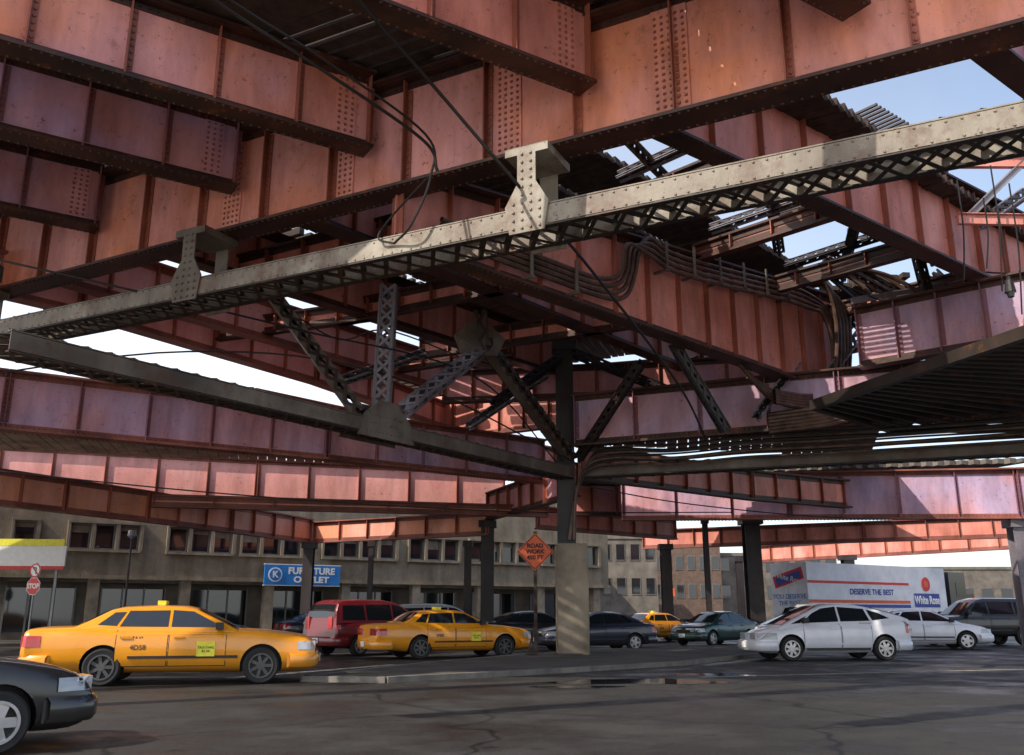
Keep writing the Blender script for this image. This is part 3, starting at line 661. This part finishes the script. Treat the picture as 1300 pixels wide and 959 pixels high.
def build_cartype(ct):
    L=ct.L/2;parts={}
    xs=[-L,-L+.03,-L+.08,-L+.16];x=-L+.3
    while x<L-.25: xs.append(x);x+=.14
    xs+=[L-.2,L-.12,L-.06,L-.02,L]
    mb=MB()
    for x in xs:
        P=ct.sec(x);ring=[(x,y,z) for y,z in P]+[(x,-y,z) for y,z in reversed(P[1:-1])]
        n=len(ring);mb.v+=ring
    for i in range(len(xs)-1):
        for j in range(n):
            a=i*n+j;b=i*n+(j+1)%n;mb.f.append((a,a+n,b+n,b));mb.m.append(0)
    mb.f.append(tuple(range(n)));mb.m.append(0);mb.f.append(tuple(reversed([(len(xs)-1)*n+j for j in range(n)])));mb.m.append(0)
    body=mb.make("body",[RUB])
    bpy.context.view_layer.update()
    cut=MB();Rr=ct.r+.055
    for ax in ct.axles:
        for sg in (1,-1): cut.cyl((ax,sg*(ct.W/2-.34),ct.r+.01),(ax,sg*(ct.W/2+.2),ct.r+.01),Rr,28)
    co=cut.make("cutter",RUB)
    md=body.modifiers.new("bool","BOOLEAN");md.object=co;md.operation='DIFFERENCE';md.solver='EXACT'
    dg=bpy.context.evaluated_depsgraph_get();me=bpy.data.meshes.new_from_object(body.evaluated_get(dg))
    bpy.data.objects.remove(body);bpy.data.objects.remove(co)
    me.materials.clear();me.materials.append(BLK);me.materials.append(BLK)
    for p in me.polygons:
        c=p.center;p.material_index=0
        for ax in ct.axles:
            dd=math.hypot(c.x-ax,c.z-ct.r-.01)
            if dd<Rr*.999 and ct.W/2*.999>abs(c.y)>ct.W/2-.36:
                if dd>Rr*.95 or abs(abs(c.y)-(ct.W/2-.34))<.01: p.material_index=1
        if abs(p.normal.z)>.9 and c.z<ct.r: p.material_index=1
    me.polygons.foreach_set("use_smooth",[True]*len(me.polygons));me.set_sharp_from_angle(angle=R(38))
    parts["body"]=me
    g=ct.green;x0,x1=g[0][0],g[-1][0];k=30
    xs=sorted(set([x0+(x1-x0)*i/k for i in range(k+1)]+[p[0] for p in g]))
    mb=MB()
    for x in xs:
        zt=ct.gtopz(x);zb=min(smooth_tab(ct.top,x)-.05,zt-.01)
        za=max(zb,zt-.05)
        P=[(ct.gy(zb),zb),(ct.gy(za),za),(ct.gy(zt)-.03,max(zb,zt-.012)),(ct.gy(zt)-.12,zt+.008),(.35,zt+.025),(0,zt+.03)]
        ring=[(x,y,z) for y,z in P]+[(x,-y,z) for y,z in reversed(P[:-1])];n=len(ring);mb.v+=ring
    for i in range(len(xs)-1):
        for j in range(n-1):
            a=i*n+j;mb.f.append((a,a+n,a+n+1,a+1));mb.m.append(0)
    mb.f.append(tuple(range(n)));mb.m.append(0);mb.f.append(tuple(reversed([(len(xs)-1)*n+j for j in range(n)])));mb.m.append(0)
    ob=mb.make("t",BLK,smooth=35);parts["roof"]=ob.data;bpy.data.objects.remove(ob)
    def fin(mb,mat,sm=None):
        ob=mb.make("t",mat,smooth=sm);d=ob.data;bpy.data.objects.remove(ob);return d
    parts["win"]=[]
    for W in ct.windows:
        for sg in (1,-1):
            mb=MB();mb.poly([(x,sg*(ct.gy(z)+.008),z) for x,z in (W if sg<0 else W[::-1])]);parts["win"].append(fin(mb,GLASS))
    parts["screen"]=[]
    for (a,b) in ct.screens:
        mb=MB();N=6;M=8
        for i in range(N+1):
            x=a+(b-a)*i/N;z=ct.gtopz(x);Y=ct.gy(z)-.10
            for j in range(M+1):
                y=-Y+2*Y*j/M
                yy=abs(y);zz=z+.03-(.005*yy/.35 if yy<.35 else .005+.017*min(1,(yy-.35)/max(.05,(ct.gy(z)-.12-.35))))
                mb.v.append((x,y,zz+.014))
        for i in range(N):
            for j in range(M):
                q=i*(M+1)+j;mb.f.append((q,q+M+1,q+M+2,q+1));mb.m.append(0)
        parts["screen"].append(fin(mb,GLASS,60))
    parts["door"]=[]
    for (a,b,z0,z1) in ct.doors:
        for sg in (1,-1):
            mb=MB()
            for (off,ex,mi) in ((.003,.014,1),(.007,0,0)):
                k=len(mb.v);N,M=6,8
                for i in range(N+1):
                    x=a-ex+(b-a+2*ex)*i/N
                    for j in range(M+1):
                        z=z0-ex+(z1-z0+2*ex)*j/M;mb.v.append((x,sg*(ct.side(x,z)+off),z))
                for i in range(N):
                    for j in range(M):
                        q=k+i*(M+1)+j;f=(q,q+M+1,q+M+2,q+1);mb.f.append(f if sg<0 else f[::-1]);mb.m.append(mi)
            mb2=MB();hx=a+.18;hz=z1-.12;y=sg*(ct.side(hx,hz)+.02);mb2.bx(hx-.10,hx+.10,min(y,y+sg*.02),max(y,y+sg*.02),hz-.018,hz+.018)
            parts["door"].append((fin(mb,[BLK,BLK],60),fin(mb2,BLK)))
    mb=MB();r=ct.r;prof=[(r*.66,-.10),(r*.9,-.115),(r*.985,-.09),(r,-.05),(r,.05),(r*.985,.09),(r*.9,.115),(r*.66,.10)];N=32
    for i in range(N):
        a=2*math.pi*i/N
        for rr,y in prof: mb.v.append((rr*math.cos(a),y,rr*math.sin(a)))
    K=len(prof)
    for i in range(N):
        for j in range(K-1):
            a=i*K+j;b=((i+1)%N)*K+j;mb.f.append((a,a+1,b+1,b));mb.m.append(0)
    parts["tyre"]=fin(mb,RUB,50)
    mb=MB();mb.cyl((0,.02,0),(0,-.02,0),r*.66,28,mi=1)
    for i in range(28):
        a=2*math.pi*i/28;b=2*math.pi*(i+1)/28
        mb.beam((r*.64*math.cos(a),-.07,r*.64*math.sin(a)),(r*.64*math.cos(b),-.07,r*.64*math.sin(b)),.10,.03,up=(math.cos(a),0,math.sin(a)))
    for i in range(ct.spokes):
        a=2*math.pi*i/ct.spokes
        mb.beam((.03*math.cos(a),-.075,.03*math.sin(a)),(r*.64*math.cos(a),-.07,r*.64*math.sin(a)),ct.spw,.03,up=(0,-1,0))
    mb.cyl((0,-.02,0),(0,-.095,0),r*.2,14)
    parts["rim"]=fin(mb,[ct.rimmat,BLK],40)
    def patch(x0,x1,z0,z1,off,sg):
        mb=MB();N=5;M=3
        for i in range(N+1):
            x=x0+(x1-x0)*i/N
            for j in range(M+1):
                z=z0+(z1-z0)*j/M;mb.v.append((x,sg*(ct.side(x,z)+off),z))
        for i in range(N):
            for j in range(M):
                q=i*(M+1)+j;f=(q,q+M+1,q+M+2,q+1);mb.f.append(f if sg<0 else f[::-1]);mb.m.append(0)
        return mb
    parts["extra"]=[]
    for sg in (1,-1):
        for nm,(xa,xb,z0,z1,wi),mt,en in (("headlight",ct.hl,LAMP,1),("tail_light",ct.tl,LRED,-1)):
            mb=patch(min(xa,xb),max(xa,xb),z0,z1,.012,sg)
            X=en*(L+.008);w=ct.side(en*(L-.02),(z0+z1)/2)
            ya=sg*w;yb=sg*(w-wi)
            mb.bx(min(X,X-en*.12),max(X,X-en*.12),min(ya,yb),max(ya,yb),z0,z1)
            parts["extra"].append((nm,fin(mb,mt)))
        mb=MB();xm=ct.mx;zm=ct.belt+.08;ym=ct.W/2*.9
        mb.bx(xm-.07,xm+.07,min(sg*(ym+.02),sg*(ym+.2)),max(sg*(ym+.02),sg*(ym+.2)),zm-.06,zm+.08);parts["extra"].append(("wing_mirror",fin(mb,BLK)))
        mb=MB();xa,xb=ct.axles[0]+Rr+.05,ct.axles[1]-Rr-.05
        for i in range(6):
            p=xa+(xb-xa)*i/6;q=xa+(xb-xa)*(i+1)/6;z=ct.trimz
            mb.beam((p,sg*(ct.side(p,z)+.014),z),(q,sg*(ct.side(q,z)+.014),z),.016,.05)
        parts["extra"].append(("side_moulding",fin(mb,BLK)))
    for en,nm in ((1,"front_bumper"),(-1,"rear_bumper")):
        mb=MB();P=[];w=ct.W/2*.985
        for x,y in ((L-.5,w+.004),(L-.25,w-.015),(L-.05,w*.9),(L+.04,w*.70),(L+.07,w*.35),(L+.08,0)):P.append((en*x,y))
        P=P+[(x,-y) for x,y in reversed(P[:-1])];h=ct.bh/2
        for k2,(x,y) in enumerate(P):
            nx,ny=x/abs(x)*.03,(y/ct.W)*.06
            for dx,dz in ((-1,-h),(0,-h),(1,-h*.6),(1,h*.6),(0,h),(-1,h)): mb.v.append((x+nx*dx,y+ny*dx,ct.bz+dz))
        for k2 in range(len(P)-1):
            for j in range(6):
                a=k2*6+j;b=k2*6+(j+1)%6;mb.f.append((a,b,b+6,a+6));mb.m.append(0)
        parts["extra"].append((nm,fin(mb,BLK,50)))
    mb=MB();mb.bx(L-.01,L+.035,-.36,.36,ct.gr[0],ct.gr[1]);parts["extra"].append(("grille",fin(mb,BLK)))
    for en in (1,-1):
        mb=MB();xx=en*(L+.12);mb.bx(min(xx,xx+en*.01),max(xx,xx+en*.01),-.16,.16,ct.bz-.06,ct.bz+.1);parts["extra"].append(("licence_plate",fin(mb,WHT)))
    ct.parts=parts;return ct
def mk(name,me,par,mats=None):
    o=bpy.data.objects.new(name,me);COL.objects.link(o);o.parent=par
    if mats:
        for i,m in enumerate(mats):
            o.material_slots[i].link='OBJECT';o.material_slots[i].material=m
    return o
def place_car(ct,x,y,yaw,pm,label,cat="car",name="parked_car",scale=1.0,z=0,taxi=False,group=None,txt=None):
    root=empty(name,(x,y,z),label,cat,rot=R(yaw),group=group,scale=scale);p=ct.parts
    mk("body",p["body"],root,[pm,BLK]);mk("roof",p["roof"],root,[pm])
    for w in p["win"]: mk("window",w,root)
    for i,w in enumerate(p["screen"]): mk("windscreen" if i==0 else "rear_window",w,root)
    for d,h in p["door"]:
        do=mk("door",d,root,[pm,BLK]);mk("handle",h,do,[pm])
    for n,m in p["extra"]:
        mk(n,m,root,[pm] if n in("front_bumper","rear_bumper") else None)
    for ax in ct.axles:
        for sg in (1,-1):
            w=empty("wheel",(ax,sg*(ct.W/2-.13),ct.r),parent=root,rot=0 if sg<0 else math.pi)
            mk("tyre",p["tyre"],w);mk("rim",p["rim"],w)
    if taxi:
        mb=MB();mb.bx(-.44,-.28,-.2,.2,ct.H+.03,ct.H+.11);mb.bx(-.42,-.3,-.24,.24,ct.H+.015,ct.H+.04);mb.make("roof_sign",[YEL],root)
        for sg in (-1,1):
            rz=0 if sg<0 else math.pi
            fx=.62;zz=.66
            mb=MB();y=sg*(ct.side(fx,zz)+.016);mb.bx(fx-.17,fx+.17,min(y,y+sg*.004),max(y,y+sg*.004),zz-.13,zz+.15);mb.make("fare_panel",[YEL],root)
            y=sg*(ct.side(fx,zz)+.026)
            text("lettering","TAXI FARE\n$2.50",.065,BLKT,(fx,y,zz),(R(90),0,rz),root,ext=.001)
            text("lettering",txt or "4D58",.13,BLKT,(-.62,sg*(ct.side(-.62,.72)+.016),.70),(R(90),0,rz),root,ext=.002)
            text("lettering","NYC TAXI",.09,BLKT,(-.75,sg*(ct.side(-.75,.9)+.016),.87),(R(90),0,rz),root,ext=.002)
    elif txt:
        for sg in (-1,1): text("lettering",txt,.15,BLKT,(-.6,sg*(ct.side(-.6,.7)+.016),.7),(R(90),0,0 if sg<0 else math.pi),root,ext=.002)
    return root
WID=lambda L,f=.86,r=.84:[(-L,r),(-L+.08,r+.06),(-L+.3,.95),(-L+.8,.99),(0,1),(L-1.0,.99),(L-.4,.95),(L-.12,f+.03),(L,f-.05)]
vic=build_cartype(CarType(L=5.38,W=1.98,H=1.47,r=.345,axles=(-1.24,1.67),spokes=7,spw=.06,rimmat=RIMD,belt=1.0,tumble=.50,
 top=[(-2.69,.78),(-2.67,1.0),(-2.58,1.05),(-1.7,1.08),(-1,1.04),(1.1,1.02),(1.6,1.0),(2.3,.92),(2.6,.85),(2.69,.72)],
 bot=[(-2.69,.42),(-2.5,.30),(-1.8,.24),(2.2,.22),(2.6,.25),(2.69,.32)],wid=WID(2.69,.90,.90),
 green=[(-1.85,1.06),(-1.6,1.18),(-1.22,1.39),(-1.0,1.44),(-.4,1.47),(.15,1.455),(.36,1.41),(.8,1.20),(1.22,1.0)],
 windows=[[(-1.0,1.09),(-.12,1.08),(-.12,1.39),(-.86,1.38)],[(-.06,1.08),(.90,1.07),(.66,1.2),(.32,1.37),(-.06,1.395)],[(-1.40,1.12),(-1.06,1.10),(-.92,1.36),(-1.12,1.35)]],
 screens=[(.39,1.16),(-1.76,-1.24)],doors=[(-1.02,-.1,.36,1.0),(-.06,.98,.36,1.0)],hl=(2.35,2.66,.64,.80,.5),tl=(-2.66,-2.35,.72,.92,.55),mx=.85,
 bz=.44,bh=.26,gr=(.62,.80),trimz=.52))
prius=build_cartype(CarType(L=4.45,W=1.73,H=1.49,r=.32,axles=(-1.38,1.32),spokes=7,spw=.07,rimmat=RIM,belt=.97,tumble=.42,
 top=[(-2.22,.70),(-2.19,.98),(-2.08,1.10),(-1.6,1.08),(-1,1.03),(1.0,.97),(1.5,.89),(1.9,.78),(2.1,.68),(2.22,.54)],
 bot=[(-2.22,.40),(-2.0,.26),(-1.5,.22),(1.9,.2),(2.15,.22),(2.22,.3)],wid=WID(2.22,.80,.82),
 green=[(-2.19,1.10),(-2.10,1.14),(-1.7,1.26),(-1.2,1.385),(-.7,1.465),(-.2,1.50),(.1,1.485),(.4,1.42),(.9,1.215),(1.65,.88)],
 windows=[[(-1.02,1.05),(-.16,1.03),(-.16,1.42),(-.92,1.37)],[(-.10,1.03),(.98,.99),(.62,1.25),(.32,1.38),(-.10,1.43)],[(-1.62,1.12),(-1.1,1.06),(-1.0,1.35),(-1.3,1.27)],[(1.02,.99),(1.3,.965),(.8,1.18)]],
 screens=[(.42,1.56),(-2.08,-1.2)],doors=[(-1.0,-.14,.34,.98),(-.1,.95,.34,.96)],hl=(1.72,2.16,.56,.73,.35),tl=(-2.19,-2.05,.72,1.0,.25),mx=.92,
 bz=.40,bh=.26,gr=(.3,.38),trimz=.30))
sedan=build_cartype(CarType(L=4.7,W=1.80,H=1.44,r=.32,axles=(-1.32,1.40),spokes=5,spw=.10,rimmat=RIM,belt=.96,tumble=.48,
 top=[(-2.35,.72),(-2.3,.95),(-2.15,1.02),(-1.6,1.04),(1.0,.97),(1.5,.92),(2.0,.83),(2.25,.74),(2.35,.6)],
 bot=[(-2.35,.38),(-2.1,.26),(-1.6,.22),(2.0,.2),(2.25,.22),(2.35,.3)],wid=WID(2.35,.82,.84),
 green=[(-1.85,1.02),(-1.5,1.18),(-1.0,1.37),(-.6,1.43),(-.2,1.445),(.2,1.41),(.5,1.31),(1.3,.95)],
 windows=[[(-.98,1.05),(-.12,1.03),(-.12,1.37),(-.70,1.35)],[(-.06,1.03),(.98,1.01),(.62,1.2),(.3,1.34),(-.06,1.375)],[(-1.32,1.08),(-1.04,1.06),(-.8,1.32),(-.95,1.31)]],
 screens=[(.42,1.22),(-1.76,-1.0)],doors=[(-1.0,-.1,.34,.97),(-.06,1.0,.34,.96)],hl=(1.95,2.31,.60,.74,.42),tl=(-2.32,-2.05,.70,.9,.4),mx=.92,
 bz=.42,bh=.26,gr=(.55,.68),trimz=.45))
van=build_cartype(CarType(L=4.9,W=1.96,H=1.78,r=.34,axles=(-1.45,1.48),spokes=5,spw=.10,rimmat=RIM,belt=1.06,tumble=.30,
 top=[(-2.45,.80),(-2.42,1.05),(-2.3,1.10),(1.0,1.06),(1.5,1.02),(2.1,.90),(2.35,.76),(2.45,.6)],
 bot=[(-2.45,.40),(-2.2,.28),(-1.8,.24),(2.0,.24),(2.35,.26),(2.45,.34)],wid=WID(2.45,.84,.90),
 green=[(-2.42,1.08),(-2.34,1.45),(-2.22,1.68),(-2.0,1.76),(-1,1.79),(-.2,1.78),(.2,1.72),(.5,1.60),(1.6,1.02)],
 windows=[[(-2.15,1.14),(-1.2,1.13),(-1.2,1.62),(-2.08,1.60)],[(-1.12,1.13),(-.05,1.12),(-.05,1.64),(-1.12,1.63)],[(.03,1.12),(1.14,1.1),(.86,1.3),(.35,1.6),(.03,1.64)]],
 screens=[(.45,1.5),(-2.40,-2.26)],doors=[(-1.12,-.02,.38,1.06),(.03,1.05,.38,1.05)],hl=(2.05,2.41,.68,.84,.4),tl=(-2.43,-2.25,.85,1.25,.2),mx=1.1,
 bz=.48,bh=.28,gr=(.6,.74),trimz=.52))
suv=build_cartype(CarType(L=4.8,W=1.95,H=1.82,r=.38,axles=(-1.4,1.45),spokes=5,spw=.10,rimmat=RIM,belt=1.16,tumble=.28,
 top=[(-2.4,.90),(-2.38,1.15),(-2.2,1.19),(1.0,1.17),(1.3,1.14),(2.1,1.08),(2.3,1.0),(2.4,.8)],
 bot=[(-2.4,.45),(-2.2,.36),(2.1,.36),(2.4,.42)],wid=WID(2.4,.86,.90),
 green=[(-2.35,1.18),(-2.2,1.6),(-2.05,1.76),(-1.6,1.81),(0,1.82),(.3,1.76),(.5,1.64),(1.2,1.13)],
 windows=[[(-2.0,1.24),(-1.15,1.22),(-1.15,1.68),(-1.9,1.66)],[(-1.07,1.22),(-.05,1.21),(-.05,1.7),(-1.07,1.69)],[(.02,1.21),(.86,1.2),(.42,1.64),(.02,1.7)]],
 screens=[(.5,1.14),(-2.32,-2.18)],doors=[(-1.08,-.02,.46,1.15),(.03,1.0,.46,1.14)],hl=(2.1,2.37,.82,1.0,.4),tl=(-2.38,-2.25,.9,1.3,.2),mx=.9,
 bz=.56,bh=.28,gr=(.75,.95),trimz=.6))
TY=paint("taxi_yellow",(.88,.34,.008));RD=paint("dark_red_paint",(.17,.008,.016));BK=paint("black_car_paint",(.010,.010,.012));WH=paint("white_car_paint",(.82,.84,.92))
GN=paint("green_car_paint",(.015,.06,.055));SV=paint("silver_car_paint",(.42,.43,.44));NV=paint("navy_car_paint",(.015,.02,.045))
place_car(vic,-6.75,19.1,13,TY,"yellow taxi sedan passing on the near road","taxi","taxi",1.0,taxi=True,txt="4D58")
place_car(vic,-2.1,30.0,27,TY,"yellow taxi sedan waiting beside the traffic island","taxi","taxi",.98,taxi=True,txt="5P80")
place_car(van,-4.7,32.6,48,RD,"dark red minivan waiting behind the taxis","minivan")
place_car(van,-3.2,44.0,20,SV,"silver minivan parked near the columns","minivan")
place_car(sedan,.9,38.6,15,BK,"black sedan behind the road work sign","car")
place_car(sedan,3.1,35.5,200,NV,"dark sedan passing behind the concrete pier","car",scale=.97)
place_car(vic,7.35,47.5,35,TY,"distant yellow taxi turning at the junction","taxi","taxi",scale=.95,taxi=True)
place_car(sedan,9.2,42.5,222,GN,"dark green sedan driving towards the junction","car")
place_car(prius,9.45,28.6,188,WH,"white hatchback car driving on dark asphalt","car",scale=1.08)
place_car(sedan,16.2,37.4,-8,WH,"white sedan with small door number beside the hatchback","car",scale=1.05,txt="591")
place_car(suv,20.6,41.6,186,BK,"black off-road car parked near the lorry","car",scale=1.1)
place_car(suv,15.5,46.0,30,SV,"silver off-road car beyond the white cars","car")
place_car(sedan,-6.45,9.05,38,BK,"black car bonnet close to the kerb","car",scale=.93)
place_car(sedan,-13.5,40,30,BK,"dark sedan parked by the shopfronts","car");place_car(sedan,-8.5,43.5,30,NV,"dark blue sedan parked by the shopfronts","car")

# ------------------------------------------------------------------ lorry
def lorry():
    d=math.atan2(7.6,11.4);root=empty("box_lorry",(16.0,50.3,0),"white delivery trailer lorry with red and blue lettering","lorry",rot=d)
    mb=MB();mb.bx(0,13,0,2.5,1.15,4.1);mb.make("trailer_box",TRW,root)
    mb=MB();mb.bx(.02,9.2,-.012,-.002,1.95,2.12);mb.make("orange_stripe",ORS,root)
    mb=MB();mb.bx(.02,9.2,-.012,-.002,1.7,1.88);mb.make("navy_stripe",NAVY,root)
    mb=MB();mb.bx(.02,9.2,-.012,-.002,3.0,3.14);mb.make("red_stripe",REDP,root)
    text("lettering","DESERVE THE BEST",.44,NAVY,(5.6,-.02,2.56),(R(90),0,0),root,sx=1.1,bold=.01)
    mb=MB();mb.bx(9.6,12.2,-.03,-.015,1.75,2.55);mb.make("navy_panel",NAVY,root)
    text("lettering","White Rose",.66,WHT,(10.9,-.04,2.15),(R(90),0,0),root,sx=.78,bold=.015)
    mb=MB();mb.cyl((10.9,-.034,3.1),(10.9,-.05,3.1),.42,20);mb.make("rose_emblem",REDP,root)
    mb=MB();mb.cyl((10.9,-.052,3.1),(10.9,-.06,3.1),.2,12);mb.make("rose_petal",ORS,root)
    mb=MB();mb.bx(-.02,-.003,.1,1.22,1.25,4.0);mb.bx(-.02,-.003,1.28,2.4,1.25,4.0);mb.make("rear_door",TRW,root)
    mb=MB();mb.box((-.03,1.25,3.3),Vector((.006,0,0)),Vector((0,1.0,-.25)),Vector((0,.08,.32)));mb.make("red_swash",REDP,root)
    mb=MB();mb.box((-.045,1.25,3.28),Vector((.005,0,0)),Vector((0,.85,-.2)),Vector((0,.05,.2)));mb.make("navy_swash",NAVY,root)
    text("lettering","White Rose",.4,WHT,(-.06,1.25,3.27),(R(90),R(13),R(-90)),root)
    text("lettering","YOU DESERVE\nTHE BEST",.36,BLUE,(-.035,1.25,2.1),(R(90),0,R(-90)),root)
    mb=MB();mb.bx(-.1,0,.05,2.45,.95,1.13);mb.bx(.2,12.9,.5,2.0,.95,1.14);mb.make("chassis",BLK,root)
    mb=MB();mb.bx(13.6,16.2,.1,2.4,.9,2.6);mb.bx(13.6,15.4,.1,2.4,2.6,3.9);mb.bx(13.2,16.3,.3,2.2,.6,.9);c=mb.make("cab",BK,root)
    mb=MB();mb.bx(14.3,15.2,.08,.098,2.4,3.3);mb.make("cab_window",GLASS,c)
    for x in (1.2,2.4,13.4,15.6):
        for y in (.15,2.35):
            w=MB();w.cyl((x,y-.13,.5),(x,y+.13,.5),.5,20);w.cyl((x,y-.14,.5),(x,y+.14,.5),.25,14,mi=1);w.make("wheel",[RUB,ALU],root)
lorry()
root=empty("red_steel_frame",(33,60,0),"small red steel frame structure beyond parked cars","steel frame")
mb=MB()
for i in range(5): mb.beam((i*1.6,0,0),(i*1.6,0,4.2),.15,.15)
for z in (2.2,3.2,4.2): mb.beam((0,0,z),(6.4,0,z),.14,.14)
mb.beam((0,0,2.2),(3.2,0,4.2),.1,.1);mb.beam((3.2,0,4.2),(6.4,0,2.2),.1,.1)
mb.make("frame",REDP,root)

# ------------------------------------------------------------------ light, sky, camera
w=bpy.data.worlds.new("World");sc.world=w;w.use_nodes=True;nt=w.node_tree;bg=nt.nodes["Background"]
sky=nt.nodes.new("ShaderNodeTexSky");sky.sky_type='NISHITA';sky.sun_disc=False
SE,SA=42,-126
sky.sun_elevation=R(SE);sky.sun_rotation=R(SA);sky.air_density=1;sky.dust_density=2;sky.ozone_density=1
tc=nt.nodes.new("ShaderNodeTexCoord");sp=nt.nodes.new("ShaderNodeSeparateXYZ");nt.links.new(tc.outputs["Generated"],sp.inputs[0])
low=ramp(nt,sp.outputs["Z"],.05,.75,(1,1,1,1),(.15,.15,.15,1))
mx=nt.nodes.new("ShaderNodeMath");mx.operation='MULTIPLY_ADD';mx.use_clamp=True;nt.links.new(sp.outputs["X"],mx.inputs[0]);mx.inputs[1].default_value=-.75;mx.inputs[2].default_value=.66
mback=math2(nt,'MULTIPLY',sp.outputs["Y"],-1.2)
mm=math2(nt,'MAXIMUM',mx.outputs[0],mback)
cl=ramp(nt,noise(nt,tc.outputs["Generated"],2.6,6,.6),.32,.62,(.65,.65,.65,1),(1,1,1,1))
hz=math2(nt,'MULTIPLY',math2(nt,'MULTIPLY',low,mm),cl)
skc=mixc(nt,1.0,sky.outputs[0],(1.6,1.6,1.6),'MULTIPLY')
col=mixc(nt,hz,skc,(10.0,10.1,10.3))
nt.links.new(col,bg.inputs[0]);bg.inputs[1].default_value=.15
sl=bpy.data.lights.new("sun","SUN");sl.energy=5;sl.angle=R(.5);sl.color=(1,.90,.76)
so=bpy.data.objects.new("sun",sl);COL.objects.link(so)
sd=Vector((math.sin(R(SA))*math.cos(R(SE)),math.cos(R(SA))*math.cos(R(SE)),math.sin(R(SE))))
so.rotation_euler=sd.to_track_quat('Z','Y').to_euler();so.location=(0,0,40)
cam=bpy.data.cameras.new("camera");cam.sensor_width=36;cam.lens=36*1150/1300;cam.clip_end=2000
co=bpy.data.objects.new("camera",cam);COL.objects.link(co);co.location=(0,0,1.3);co.rotation_euler=(R(90)+math.atan(301.5/1150),0,0)
sc.camera=co
sc.view_settings.view_transform='Standard';sc.view_settings.look='None';sc.view_settings.exposure=0
